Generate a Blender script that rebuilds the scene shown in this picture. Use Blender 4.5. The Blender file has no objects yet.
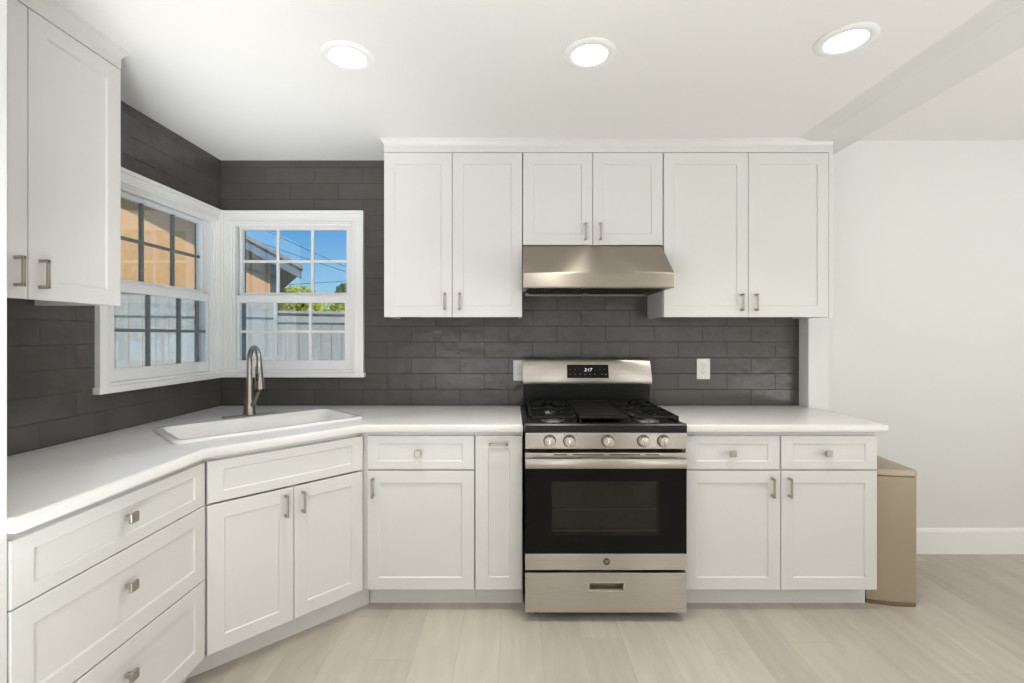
import bpy, bmesh, math, random
from mathutils import Vector, Matrix
random.seed(7)
C = bpy.context.scene.collection
SC = bpy.context.scene
PI = math.pi

# ------------------------------------------------------------------ camera
EYE = 1.34
CAMY = -2.932
cam = bpy.data.cameras.new('camera')
cam.sensor_width = 36.0
cam.lens = 475.0 / 1024.0 * 36.0
cam.shift_x = -2.0 / 1024.0
cam.shift_y = -5.5 / 1024.0
cam.clip_start = 0.05
camo = bpy.data.objects.new('camera', cam)
camo.location = (0, CAMY, EYE)
camo.rotation_euler = (PI / 2, 0, 0)
C.objects.link(camo)
SC.camera = camo

# ------------------------------------------------------------------ world, sun, fill lamps, exposure
w = bpy.data.worlds.new('world'); SC.world = w; w.use_nodes = True
wn = w.node_tree.nodes; wl = w.node_tree.links
bgn = wn['Background']
# clear blue sky, paler towards the horizon
wtc = wn.new('ShaderNodeTexCoord'); wsp = wn.new('ShaderNodeSeparateXYZ'); wl.new(wtc.outputs['Generated'], wsp.inputs[0])
wcr = wn.new('ShaderNodeValToRGB'); wl.new(wsp.outputs[2], wcr.inputs[0]); wl.new(wcr.outputs[0], bgn.inputs['Color'])
for q_, (p_, c_) in enumerate(((0.0, (0.50, 0.75, 0.95, 1)), (0.10, (0.34, 0.65, 0.94, 1)), (0.22, (0.09, 0.39, 0.87, 1)), (1.0, (0.34, 0.46, 0.66, 1)))):
    e_ = wcr.color_ramp.elements[q_] if q_ < 2 else wcr.color_ramp.elements.new(p_)
    e_.position = p_; e_.color = c_
bgn.inputs['Strength'].default_value = 1.25

sl = bpy.data.lights.new('sun', 'SUN'); sl.energy = 4.8; sl.angle = 0.01; sl.color = (1.0, 0.95, 0.86)
so = bpy.data.objects.new('sun', sl); C.objects.link(so)
so.rotation_euler = (Vector((0.55, -0.62, 0.76)).to_track_quat('Z', 'Y')).to_euler()
so.location = (6, -1, 9)

def area(name, loc, direction, sx, sy, power, color=(1, 1, 1)):
    l = bpy.data.lights.new(name, 'AREA'); l.shape = 'RECTANGLE'; l.size = sx; l.size_y = sy
    l.energy = power; l.color = color
    o = bpy.data.objects.new(name, l); C.objects.link(o)
    o.location = loc
    o.rotation_euler = Vector(direction).to_track_quat('-Z', 'Z').to_euler()
    return o
# added daylight fill: unseen area lamps before the solid rear and right walls
for dx_, dw_, dp_ in ((0.78, 0.30, 10), (2.45, 0.42, 13), (3.9, 1.5, 14)):
    area('rear_fill', (dx_, -6.9, 1.2), (0, 1, 0.0), dw_, 2.1, dp_, (0.97, 0.985, 1.0))
area('side_fill', (4.9, -3.2, 1.4), (-1, 0, 0), 2.4, 1.4, 24, (0.97, 0.985, 1.0))
# unseen lamps added to lighten the ceilings and the dark left corner
area('ceiling_fill', (-0.6, -3.7, 0.9), (-0.05, 0.12, 1), 2.2, 1.2, 47, (0.955, 0.98, 1.0))
area('side_room_ceiling_fill', (3.4, -3.0, 0.6), (0, 0.1, 1), 1.4, 1.2, 50, (0.955, 0.98, 1.0))
area('near_ceiling_fill', (-0.70, -2.75, 0.45), (-0.22, 0.28, 1), 0.7, 0.7, 18, (0.955, 0.98, 1.0))
fl = area('corner_ceiling_fill', (-0.72, -2.75, 0.50), (-0.60, 2.25, 1.92), 0.45, 0.45, 3.6, (0.955, 0.98, 1.0)); fl.data.spread = math.radians(45)
DOWNLIGHT_W = 4.0

SC.view_settings.view_transform = 'Standard'
SC.view_settings.look = 'None'
SC.view_settings.exposure = -0.13
SC.view_settings.gamma = 1.0
SC.view_settings.use_curve_mapping = False
SC.cycles.use_denoising = True
SC.cycles.max_bounces = 10
SC.cycles.diffuse_bounces = 6
SC.cycles.glossy_bounces = 5
SC.cycles.transparent_max_bounces = 12
SC.cycles.sample_clamp_indirect = 6.0
SC.cycles.caustics_reflective = False
SC.cycles.caustics_refractive = False

# ------------------------------------------------------------------ materials
def srgb(r, g, b):
    f = lambda c: (c / 255 / 12.92) if c / 255 <= 0.04045 else ((c / 255 + 0.055) / 1.055) ** 2.4
    return (f(r), f(g), f(b), 1.0)
def mat(name, col, rough=0.5, metal=0.0, spec=0.5, bump=0.0, bscale=60.0, var=0.0, vscale=4.0, coat=0.0, stretch=None):
    """plain procedural material: base colour with a little noise variation and noise bump"""
    m = bpy.data.materials.new(name); m.use_nodes = True
    n = m.node_tree.nodes; l = m.node_tree.links; p = n['Principled BSDF']
    p.inputs['Base Color'].default_value = col
    p.inputs['Roughness'].default_value = rough
    p.inputs['Metallic'].default_value = metal
    p.inputs['Specular IOR Level'].default_value = spec
    p.inputs['Coat Weight'].default_value = coat
    tc = n.new('ShaderNodeTexCoord')
    src = tc.outputs['Object']
    if stretch:
        mp = n.new('ShaderNodeMapping'); mp.inputs['Scale'].default_value = stretch
        l.new(src, mp.inputs['Vector']); src = mp.outputs[0]
    if var > 0:
        nz = n.new('ShaderNodeTexNoise'); nz.inputs['Scale'].default_value = vscale; nz.inputs['Detail'].default_value = 4
        l.new(src, nz.inputs['Vector'])
        mr = n.new('ShaderNodeMapRange'); mr.inputs['To Min'].default_value = 1 - var; mr.inputs['To Max'].default_value = 1 + var
        l.new(nz.outputs['Fac'], mr.inputs['Value'])
        mx = n.new('ShaderNodeVectorMath'); mx.operation = 'MULTIPLY'
        mx.inputs[0].default_value = col[:3]; l.new(mr.outputs[0], mx.inputs[1]); l.new(mx.outputs[0], p.inputs['Base Color'])
    if bump > 0:
        nb = n.new('ShaderNodeTexNoise'); nb.inputs['Scale'].default_value = bscale; nb.inputs['Detail'].default_value = 3
        l.new(src, nb.inputs['Vector'])
        b = n.new('ShaderNodeBump'); b.inputs['Strength'].default_value = bump; b.inputs['Distance'].default_value = 0.002
        l.new(nb.outputs['Fac'], b.inputs['Height']); l.new(b.outputs[0], p.inputs['Normal'])
    return m

M = {}
M['wall'] = mat('white_wall_paint', (0.76, 0.755, 0.735, 1), 0.6, bump=0.08, bscale=250)
M['ceiling'] = mat('white_ceiling_paint', (0.84, 0.83, 0.812, 1), 0.75, bump=0.06, bscale=200)
M['cab'] = mat('white_cabinet_lacquer', (0.69, 0.682, 0.662, 1), 0.34, bump=0.02, bscale=120)
M['trimw'] = mat('white_trim_paint', (0.88, 0.875, 0.86, 1), 0.35)
M['counter'] = mat('white_quartz', (0.76, 0.75, 0.73, 1), 0.22, var=0.03, vscale=60)
M['sink'] = mat('white_sink_enamel', (0.84, 0.83, 0.81, 1), 0.15, coat=0.3)
M['nickel'] = mat('brushed_nickel', srgb(168, 160, 148), 0.30, 1.0, bump=0.1, bscale=300)
M['pull'] = mat('satin_nickel_pull', srgb(178, 171, 160), 0.42, 1.0)
M['muntin_shaded'] = mat('shaded_muntin', (0.16, 0.17, 0.155, 1), 0.5)  # left window's white muntins, their shade painted in as grey
M['black'] = mat('black_enamel', (0.008, 0.008, 0.008, 1), 0.3, spec=0.3)
M['iron'] = mat('black_cast_iron', (0.005, 0.005, 0.005, 1), 0.6, spec=0.3, bump=0.3, bscale=300)
M['blackpl'] = mat('black_plastic', (0.02, 0.02, 0.02, 1), 0.35)
M['blackglass'] = mat('black_oven_glass', (0.005, 0.0045, 0.004, 1), 0.06, spec=0.15)
M['plastic'] = mat('white_plastic', (0.80, 0.79, 0.76, 1), 0.35)
M['slot'] = mat('dark_socket_slot', (0.08, 0.075, 0.07, 1), 0.6)
M['alu'] = mat('burner_aluminium', (0.45, 0.44, 0.42, 1), 0.35, 1.0)
M['gasket'] = mat('dark_window_track', (0.03, 0.028, 0.026, 1), 0.6)
M['greymark'] = mat('grey_marking', (0.16, 0.15, 0.14, 1), 0.5)
M['whitemark'] = mat('pale_marking', (0.35, 0.34, 0.33, 1), 0.5)
M['cavity'] = mat('oven_cavity_enamel', (0.10, 0.095, 0.09, 1), 0.5, var=0.7, vscale=60)
M['can'] = mat('bronze_trash_can_steel', srgb(172, 158, 138), 0.42, 0.55, bump=0.05, bscale=200)
M['can_dark'] = mat('bronze_trash_can_band', srgb(128, 112, 90), 0.45, 0.5)

def steel(name, col, rough, sx=1.0, sz=300.0, aniso=0.5, wobble=0.0, sy=1.0):
    m = mat(name, col, rough, 1.0)
    n = m.node_tree.nodes; l = m.node_tree.links; p = n['Principled BSDF']
    tc = n.new('ShaderNodeTexCoord'); mp = n.new('ShaderNodeMapping'); mp.inputs['Scale'].default_value = (sx, sy, sz)
    nz = n.new('ShaderNodeTexNoise'); nz.inputs['Scale'].default_value = 3.0; nz.inputs['Detail'].default_value = 3
    l.new(tc.outputs['Object'], mp.inputs['Vector']); l.new(mp.outputs[0], nz.inputs['Vector'])
    mr = n.new('ShaderNodeMapRange'); mr.inputs['To Min'].default_value = rough - 0.02; mr.inputs['To Max'].default_value = rough + 0.02
    l.new(nz.outputs['Fac'], mr.inputs['Value']); l.new(mr.outputs[0], p.inputs['Roughness'])
    tg = n.new('ShaderNodeTangent'); tg.direction_type = 'RADIAL'; tg.axis = 'Z'
    p.inputs['Anisotropic'].default_value = 0.9; p.inputs['Anisotropic Rotation'].default_value = 0.25; l.new(tg.outputs[0], p.inputs['Tangent'])
    return m
M['steel'] = steel('brushed_stainless', srgb(190, 184, 176), 0.28, 0.3, 220.0, sy=0.3)
M['hood'] = steel('brushed_hood_stainless', srgb(168, 159, 147), 0.42, 0.3, 220.0, sy=0.3)

M['knob'] = mat('polished_knob_steel', srgb(214, 208, 198), 0.25, 1.0)
M['badge'] = mat('dark_badge', (0.12, 0.11, 0.10, 1), 0.4, 0.6)
M['filter'] = mat('dark_filter', (0.06, 0.055, 0.05, 1), 0.5, 0.8)  # dark metal for the hood's baffle filters
def glass(name, tint=(1, 1, 1, 1), ior=1.5, extra=0.0):
    m = bpy.data.materials.new(name); m.use_nodes = True
    n = m.node_tree.nodes; l = m.node_tree.links
    n.remove(n['Principled BSDF'])
    out = [x for x in n if x.type == 'OUTPUT_MATERIAL'][0]
    t = n.new('ShaderNodeBsdfTransparent'); t.inputs[0].default_value = tint
    g = n.new('ShaderNodeBsdfGlossy'); g.inputs['Roughness'].default_value = 0.0
    f = n.new('ShaderNodeFresnel'); f.inputs['IOR'].default_value = ior
    ge = n.new('ShaderNodeNewGeometry'); io = n.new('ShaderNodeMapRange'); io.inputs['To Min'].default_value = ior; io.inputs['To Max'].default_value = 1.0 / ior
    l.new(ge.outputs['Backfacing'], io.inputs['Value']); l.new(io.outputs[0], f.inputs['IOR'])
    ad = n.new('ShaderNodeMath'); ad.operation = 'ADD'; ad.inputs[1].default_value = extra; ad.use_clamp = True
    l.new(f.outputs[0], ad.inputs[0])
    mx = n.new('ShaderNodeMixShader'); l.new(ad.outputs[0], mx.inputs[0]); l.new(t.outputs[0], mx.inputs[1]); l.new(g.outputs[0], mx.inputs[2])
    l.new(mx.outputs[0], out.inputs['Surface'])
    return m
M['glass'] = glass('window_glass', (0.93, 0.95, 0.94, 1), 1.5, 0.07)
M['ovenwin'] = glass('tinted_oven_window', (0.58, 0.56, 0.53, 1), 1.4)

def emit(name, col, strength):
    m = bpy.data.materials.new(name); m.use_nodes = True
    n = m.node_tree.nodes; p = n['Principled BSDF']
    p.inputs['Base Color'].default_value = (0.8, 0.8, 0.8, 1)
    p.inputs['Emission Color'].default_value = col; p.inputs['Emission Strength'].default_value = strength
    return m
M['lens'] = emit('lit_led_diffuser', (1, 0.985, 0.95, 1), 2.6)
M['digits'] = emit('lit_clock_digits', (0.85, 0.95, 1, 1), 0.7)

def tile_material(name, axis, x0, z0=0.914, pw=0.2985, ph=0.0975):
    """glossy dark hand-made tiles in a half bond; axis 0: runs along X, axis 1: runs along -Y"""
    m = bpy.data.materials.new(name); m.use_nodes = True
    n = m.node_tree.nodes; l = m.node_tree.links; p = n['Principled BSDF']; p.inputs['Specular IOR Level'].default_value = 0.36
    tc = n.new('ShaderNodeTexCoord'); sp = n.new('ShaderNodeSeparateXYZ'); l.new(tc.outputs['Object'], sp.inputs[0])
    u = n.new('ShaderNodeMath'); u.operation = 'MULTIPLY_ADD'
    u.inputs[1].default_value = 1.0 if axis == 0 else -1.0; u.inputs[2].default_value = -x0 + pw * 40
    l.new(sp.outputs[axis], u.inputs[0])
    v = n.new('ShaderNodeMath'); v.operation = 'ADD'; v.inputs[1].default_value = -z0 + ph * 20; l.new(sp.outputs[2], v.inputs[0])
    cb = n.new('ShaderNodeCombineXYZ'); l.new(u.outputs[0], cb.inputs[0]); l.new(v.outputs[0], cb.inputs[1])
    br = n.new('ShaderNodeTexBrick'); l.new(cb.outputs[0], br.inputs['Vector'])
    br.offset = 0.5; br.offset_frequency = 2; br.squash = 1.0
    br.inputs['Scale'].default_value = 1.0
    br.inputs['Brick Width'].default_value = pw; br.inputs['Row Height'].default_value = ph
    br.inputs['Mortar Size'].default_value = 0.0017; br.inputs['Mortar Smooth'].default_value = 0.15
    br.inputs['Color1'].default_value = (0.088, 0.081, 0.074, 1)
    br.inputs['Color2'].default_value = (0.080, 0.074, 0.068, 1)
    br.inputs['Mortar'].default_value = (0.030, 0.027, 0.024, 1)
    nz = n.new('ShaderNodeTexNoise'); nz.inputs['Scale'].default_value = 9; nz.inputs['Detail'].default_value = 4
    l.new(tc.outputs['Object'], nz.inputs['Vector'])
    mr = n.new('ShaderNodeMapRange'); mr.inputs['To Min'].default_value = 0.82; mr.inputs['To Max'].default_value = 1.18
    l.new(nz.outputs['Fac'], mr.inputs['Value'])
    mu = n.new('ShaderNodeVectorMath'); mu.operation = 'MULTIPLY'; l.new(br.outputs['Color'], mu.inputs[0]); l.new(mr.outputs[0], mu.inputs[1])
    l.new(mu.outputs[0], p.inputs['Base Color'])
    rr = n.new('ShaderNodeMapRange'); rr.inputs['To Min'].default_value = 0.24; rr.inputs['To Max'].default_value = 0.7
    l.new(br.outputs['Fac'], rr.inputs['Value']); l.new(rr.outputs[0], p.inputs['Roughness'])
    # wavy glaze, a little tilt from tile to tile, sunk grout
    n2 = n.new('ShaderNodeTexNoise'); n2.inputs['Scale'].default_value = 13; n2.inputs['Detail'].default_value = 1.5
    l.new(tc.outputs['Object'], n2.inputs['Vector'])
    b1 = n.new('ShaderNodeBump'); b1.inputs['Strength'].default_value = 0.6; b1.inputs['Distance'].default_value = 0.008
    l.new(n2.outputs['Fac'], b1.inputs['Height'])
    b2 = n.new('ShaderNodeBump'); b2.invert = True; b2.inputs['Strength'].default_value = 0.7; b2.inputs['Distance'].default_value = 0.003
    l.new(br.outputs['Fac'], b2.inputs['Height']); l.new(b1.outputs[0], b2.inputs['Normal'])
    l.new(b2.outputs[0], p.inputs['Normal'])
    return m
M['tile_back'] = tile_material('dark_glazed_tile_back', 0, 0.4145)
M['tile_left'] = tile_material('dark_glazed_tile_left', 1, 0.68)
M['tile_left'].node_tree.nodes['Principled BSDF'].inputs['Specular IOR Level'].default_value = 0.6

def floor_material():
    m = bpy.data.materials.new('pale_oak_planks'); m.use_nodes = True
    n = m.node_tree.nodes; l = m.node_tree.links; p = n['Principled BSDF']
    tc = n.new('ShaderNodeTexCoord'); sp = n.new('ShaderNodeSeparateXYZ'); l.new(tc.outputs['Object'], sp.inputs[0])
    ox = n.new('ShaderNodeMath'); ox.operation = 'ADD'; ox.inputs[1].default_value = 20.04; l.new(sp.outputs[0], ox.inputs[0])
    oy = n.new('ShaderNodeMath'); oy.operation = 'ADD'; oy.inputs[1].default_value = 30.3; l.new(sp.outputs[1], oy.inputs[0])
    # plank row number and its own random number, used for a stagger along the row
    row = n.new('ShaderNodeMath'); row.operation = 'DIVIDE'; row.inputs[1].default_value = 0.18; l.new(ox.outputs[0], row.inputs[0])
    fl = n.new('ShaderNodeMath'); fl.operation = 'FLOOR'; l.new(row.outputs[0], fl.inputs[0])
    wn_ = n.new('ShaderNodeTexWhiteNoise'); wn_.noise_dimensions = '1D'; l.new(fl.outputs[0], wn_.inputs['W'])
    st = n.new('ShaderNodeMath'); st.operation = 'MULTIPLY_ADD'; st.inputs[1].default_value = 1.22; l.new(wn_.outputs['Value'], st.inputs[0]); l.new(oy.outputs[0], st.inputs[2])
    cb = n.new('ShaderNodeCombineXYZ'); l.new(st.outputs[0], cb.inputs[0]); l.new(ox.outputs[0], cb.inputs[1])
    br = n.new('ShaderNodeTexBrick'); br.offset = 0.0; l.new(cb.outputs[0], br.inputs['Vector'])
    br.inputs['Scale'].default_value = 1; br.inputs['Brick Width'].default_value = 1.22; br.inputs['Row Height'].default_value = 0.18
    br.inputs['Mortar Size'].default_value = 0.0009; br.inputs['Mortar Smooth'].default_value = 0.3; br.inputs['Bias'].default_value = 0.0
    br.inputs['Color1'].default_value = (0.43, 0.392, 0.327, 1)
    br.inputs['Color2'].default_value = (0.535, 0.49, 0.412, 1)
    br.inputs['Mortar'].default_value = (0.37, 0.325, 0.265, 1)
    # long grain, shifted per plank
    sh = n.new('ShaderNodeCombineXYZ'); l.new(wn_.outputs['Value'], sh.inputs[2])
    sc3 = n.new('ShaderNodeVectorMath'); sc3.operation = 'SCALE'; sc3.inputs['Scale'].default_value = 37; l.new(sh.outputs[0], sc3.inputs[0])
    ad = n.new('ShaderNodeVectorMath'); ad.operation = 'ADD'; l.new(tc.outputs['Object'], ad.inputs[0]); l.new(sc3.outputs[0], ad.inputs[1])
    mp = n.new('ShaderNodeMapping'); mp.inputs['Scale'].default_value = (1.0, 0.16, 1.0); l.new(ad.outputs[0], mp.inputs['Vector'])
    g1 = n.new('ShaderNodeTexNoise'); g1.inputs['Scale'].default_value = 16; g1.inputs['Detail'].default_value = 7; g1.inputs['Roughness'].default_value = 0.62; g1.inputs['Distortion'].default_value = 0.8
    l.new(mp.outputs[0], g1.inputs['Vector'])
    wv = n.new('ShaderNodeTexWave'); wv.wave_type = 'RINGS'; wv.rings_direction = 'Y'; wv.inputs['Scale'].default_value = 5; wv.inputs['Distortion'].default_value = 9; wv.inputs['Detail'].default_value = 3; wv.inputs['Detail Scale'].default_value = 1.5
    l.new(mp.outputs[0], wv.inputs['Vector'])
    r1 = n.new('ShaderNodeMapRange'); r1.inputs['From Min'].default_value = 0.3; r1.inputs['From Max'].default_value = 0.7; r1.inputs['To Min'].default_value = 0.92; r1.inputs['To Max'].default_value = 1.08
    l.new(g1.outputs['Fac'], r1.inputs['Value'])
    r2 = n.new('ShaderNodeMapRange'); r2.inputs['To Min'].default_value = 0.965; r2.inputs['To Max'].default_value = 1.03
    l.new(wv.outputs['Fac'], r2.inputs['Value'])
    mm = n.new('ShaderNodeMath'); mm.operation = 'MULTIPLY'; l.new(r1.outputs[0], mm.inputs[0]); l.new(r2.outputs[0], mm.inputs[1])
    mu = n.new('ShaderNodeVectorMath'); mu.operation = 'MULTIPLY'; l.new(br.outputs['Color'], mu.inputs[0]); l.new(mm.outputs[0], mu.inputs[1])
    l.new(mu.outputs[0], p.inputs['Base Color'])
    p.inputs['Roughness'].default_value = 0.45
    b2 = n.new('ShaderNodeBump'); b2.invert = True; b2.inputs['Strength'].default_value = 0.3; b2.inputs['Distance'].default_value = 0.001
    l.new(br.outputs['Fac'], b2.inputs['Height']); l.new(b2.outputs[0], p.inputs['Normal'])
    return m
M['floor'] = floor_material()

# ------------------------------------------------------------------ mesh helpers
class MB:
    """collects shapes in world coordinates; build() links them as one mesh object"""
    def __init__(s): s.bm = bmesh.new()
    def box(s, x0, x1, y0, y1, z0, z1, bev=0.0, xf=None, seg=2):
        if x0 > x1: x0, x1 = x1, x0
        if y0 > y1: y0, y1 = y1, y0
        if z0 > z1: z0, z1 = z1, z0
        t = bmesh.new()
        vs = [t.verts.new(p) for p in ((x0, y0, z0), (x1, y0, z0), (x1, y1, z0), (x0, y1, z0), (x0, y0, z1), (x1, y0, z1), (x1, y1, z1), (x0, y1, z1))]
        for f in ((0, 3, 2, 1), (4, 5, 6, 7), (0, 1, 5, 4), (1, 2, 6, 5), (2, 3, 7, 6), (3, 0, 4, 7)): t.faces.new([vs[i] for i in f])
        if bev: bmesh.ops.bevel(t, geom=list(t.edges), offset=bev, segments=seg, affect='EDGES', profile=0.5)
        s._merge(t, xf); return s
    def _merge(s, t, xf=None):
        if xf is not None: bmesh.ops.transform(t, matrix=xf, verts=t.verts)
        me = bpy.data.meshes.new('tmp'); t.to_mesh(me); t.free(); s.bm.from_mesh(me); bpy.data.meshes.remove(me)
    def prism(s, pts, a0, a1, axis=2, xf=None, bev=0.0, bev_top_only=False, seg=3):
        """polygon pts extruded along axis from a0 to a1; pts are the two other coordinates in order"""
        t = bmesh.new()
        def P(p, a):
            if axis == 2: return (p[0], p[1], a)
            if axis == 0: return (a, p[0], p[1])
            return (p[0], a, p[1])
        lo = [t.verts.new(P(p, a0)) for p in pts]; hi = [t.verts.new(P(p, a1)) for p in pts]
        n = len(pts)
        t.faces.new(lo); t.faces.new(hi)
        for i in range(n): t.faces.new((lo[i], lo[(i + 1) % n], hi[(i + 1) % n], hi[i]))
        bmesh.ops.recalc_face_normals(t, faces=t.faces)
        if bev:
            his = set(hi)
            ed = [e for e in t.edges if (not bev_top_only) or (e.verts[0] in his and e.verts[1] in his)]
            bmesh.ops.bevel(t, geom=ed, offset=bev, segments=seg, affect='EDGES', profile=0.5)
        s._merge(t, xf); return s
    def loops(s, rings, cap0=False, cap1=False, xf=None, closed=True):
        """bridge rings of equal vertex count"""
        t = bmesh.new()
        R = [[t.verts.new(p) for p in r] for r in rings]
        n = len(rings[0])
        for a, b in zip(R, R[1:]):
            for i in range(n if closed else n - 1):
                t.faces.new((a[i], a[(i + 1) % n], b[(i + 1) % n], b[i]))
        if cap0: t.faces.new(R[0])
        if cap1: t.faces.new(R[-1])
        bmesh.ops.recalc_face_normals(t, faces=t.faces)
        s._merge(t, xf); return s
    def lathe(s, prof, c=(0, 0, 0), seg=32, axis='Z', cap=True, xf=None):
        """prof: (radius, height) pairs; axis Z up, or -Y (towards the room)"""
        rings = []
        for r, h in prof:
            ring = []
            for k in range(seg):
                a = 2 * PI * k / seg
                if axis == 'Z': ring.append((c[0] + r * math.cos(a), c[1] + r * math.sin(a), c[2] + h))
                elif axis == 'Y': ring.append((c[0] + r * math.cos(a), c[1] - h, c[2] + r * math.sin(a)))
                else: ring.append((c[0] + h, c[1] + r * math.cos(a), c[2] + r * math.sin(a)))
            rings.append(ring)
        return s.loops(rings, cap, cap, xf)
    def tube(s, pts, rad, seg=14, cap=True, xf=None):
        P = [Vector(p) for p in pts]
        rr = rad if isinstance(rad, (list, tuple)) else [rad] * len(P)
        rings = []; up = None
        for i, p in enumerate(P):
            d = (P[min(i + 1, len(P) - 1)] - P[max(i - 1, 0)]).normalized()
            if up is None:
                up = Vector((0, 0, 1)) if abs(d.z) < 0.9 else Vector((1, 0, 0))
            sx = d.cross(up).normalized(); up = sx.cross(d).normalized()
            rings.append([tuple(p + (sx * math.cos(2 * PI * k / seg) + up * math.sin(2 * PI * k / seg)) * rr[i]) for k in range(seg)])
        return s.loops(rings, cap, cap, xf)
    def build(s, name, m, parent=None, smooth=False, angle=35, label=None):
        bm = s.bm
        me = bpy.data.meshes.new(name)
        off = world_loc(parent) if parent else Vector((0, 0, 0))
        if off.length: bmesh.ops.translate(bm, vec=-off, verts=bm.verts)
        bmesh.ops.recalc_face_normals(bm, faces=bm.faces)
        if smooth:
            for f in bm.faces: f.smooth = True
            for e in bm.edges:
                if len(e.link_faces) == 2 and e.calc_face_angle(0) > math.radians(angle): e.smooth = False
        bm.to_mesh(me); bm.free()
        me.materials.append(m)
        o = bpy.data.objects.new(name, me); C.objects.link(o)
        if parent: o.parent = parent
        if label: o['label'] = label
        return o

def world_loc(o):
    v = Vector((0, 0, 0))
    while o is not None:
        v += Vector(o.location); o = o.parent
    return v
def thing(name, label, cat, loc, group=None):
    o = bpy.data.objects.new(name, None); o.empty_display_size = 0.1; C.objects.link(o)
    o.location = loc; o['label'] = label; o['category'] = cat
    if group: o['group'] = group
    return o
def tag(o, label, cat, group=None, kind=None):
    o['label'] = label; o['category'] = cat
    if group: o['group'] = group
    if kind: o['kind'] = kind
    return o
def struct(o, label=None):
    o['kind'] = 'structure'
    if label: o['label'] = label
    return o
def text_mesh(body, size, m, name, parent, xf, shear=0.0, extrude=0.0004):
    cu = bpy.data.curves.new('t', 'FONT'); cu.body = body; cu.size = size; cu.align_x = 'CENTER'; cu.align_y = 'CENTER'
    cu.extrude = extrude; cu.shear = shear
    to = bpy.data.objects.new('t', cu); C.objects.link(to)
    dg = bpy.context.evaluated_depsgraph_get(); dg.update()
    me = bpy.data.meshes.new_from_object(to.evaluated_get(dg))
    bpy.data.objects.remove(to); bpy.data.curves.remove(cu)
    me.transform(xf); me.transform(Matrix.Translation(-world_loc(parent)))
    me.materials.clear(); me.materials.append(m)
    o = bpy.data.objects.new(name, me); C.objects.link(o); o.parent = parent
    return o

# ------------------------------------------------------------------ room shell
WL, CH = -1.812, 2.42           # left wall, kitchen ceiling
HX0, HX1, HZ = 1.753, 1.875, 2.405   # wall stub and header between the kitchen and the side room
RX, RY, CH2 = 5.0, -7.0, 2.55
# window opening, measured as distance u from the corner
U0, U1, Z0, Z1 = 0.045, 0.830, 1.115, 2.045
CX = -1.802                      # tiled corner
WT = 0.086
b = MB(); b.box(WL - WT, RX + 0.1, RY - 0.1, WT, -0.1, 0.0); struct(b.build('floor', M['floor']), 'pale grey oak plank floor')
b = MB(); b.box(WL - WT, 1.64, RY - 0.1, WT, CH, CH + 0.12); struct(b.build('ceiling', M['ceiling']))
b = MB(); b.box(HX1, RX + 0.1, RY - 0.1, WT, CH2, CH2 + 0.12); struct(b.build('ceiling', M['ceiling']))
# back wall with a window hole, then the plain part in the side room
wb = MB()
xa, xb = CX + U0, CX + U1
wb.box(WL - WT, xa, 0, WT, 0, CH); wb.box(xb, HX1, 0, WT, 0, CH)
wb.box(xa, xb, 0, WT, 0, Z0); wb.box(xa, xb, 0, WT, Z1, CH)
wb.box(HX1, RX + 0.1, 0, WT, 0, CH2)
wallb = struct(wb.build('wall_back', M['wall']))
t = MB()
t.box(WL + 0.01, xa, -0.01, 0, 0.88, CH); t.box(xb, HX0, -0.01, 0, 0.88, CH)
t.box(xa, xb, -0.01, 0, 0.88, Z0); t.box(xa, xb, -0.01, 0, Z1, CH)
struct(t.build('tile_backsplash', M['tile_back'], wallb), 'glossy dark grey tiles in a running bond')
wlm = MB()
ya, yb = -0.01 - U0, -0.01 - U1
wlm.box(WL - WT, WL, ya, 0, 0, CH); wlm.box(WL - WT, WL, RY, yb, 0, CH)
wlm.box(WL - WT, WL, yb, ya, 0, Z0); wlm.box(WL - WT, WL, yb, ya, Z1, CH)
walll = struct(wlm.build('wall_left', M['wall']))
t = MB()
t.box(WL, WL + 0.01, ya, 0, 0.88, CH); t.box(WL, WL + 0.01, -1.82, yb, 0.88, CH)
t.box(WL, WL + 0.01, yb, ya, 0.88, Z0); t.box(WL, WL + 0.01, yb, ya, Z1, CH)
struct(t.build('tile_backsplash', M['tile_left'], walll), 'glossy dark grey tiles in a running bond')
b = MB(); b.box(RX, RX + 0.1, RY, WT, 0, CH2); struct(b.build('wall_right', M['wall']))
b = MB(); b.box(WL - WT, RX + 0.1, RY - 0.1, RY, 0, CH2 + 0.1); struct(b.build('wall_rear', M['wall']))
# wall stub at the end of the back run and the header that carries on from it
b = MB(); b.box(HX0, HX1, -0.105, 0, 0, HZ); struct(b.build('wall_stub', M['wall']))
b = MB(); b.box(1.64, HX1, RY, 0, HZ, CH2 + 0.12, 0.0); struct(b.build('trim_1', M['wall']), 'ceiling header between the kitchen and the side room')
# coved joint between ceiling and header
b = MB(); cv = [(1.54 + 0.0995 * q / 10, CH + 0.0004 - (CH - HZ) * (0.5 - 0.5 * math.cos(PI * q / 10))) for q in range(11)] + [(1.6395, CH + 0.0004)]
b.prism(cv, RY + 0.001, -0.001, axis=1)
o = b.build('trim_5', M['wall'], smooth=True, angle=30); struct(o, 'coved plaster joint along the ceiling header')
# baseboard in the side room
b = MB(); b.prism([(0, 0), (-0.014, 0), (-0.014, 0.135), (-0.011, 0.148), (-0.006, 0.155), (0, 0.156)], HX1, RX, axis=0)
struct(b.build('baseboard_back', M['trimw']))
b = MB(); b.box(RX - 0.014, RX, RY, -0.014, 0, 0.155, 0.003); struct(b.build('baseboard_right', M['trimw']))

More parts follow.
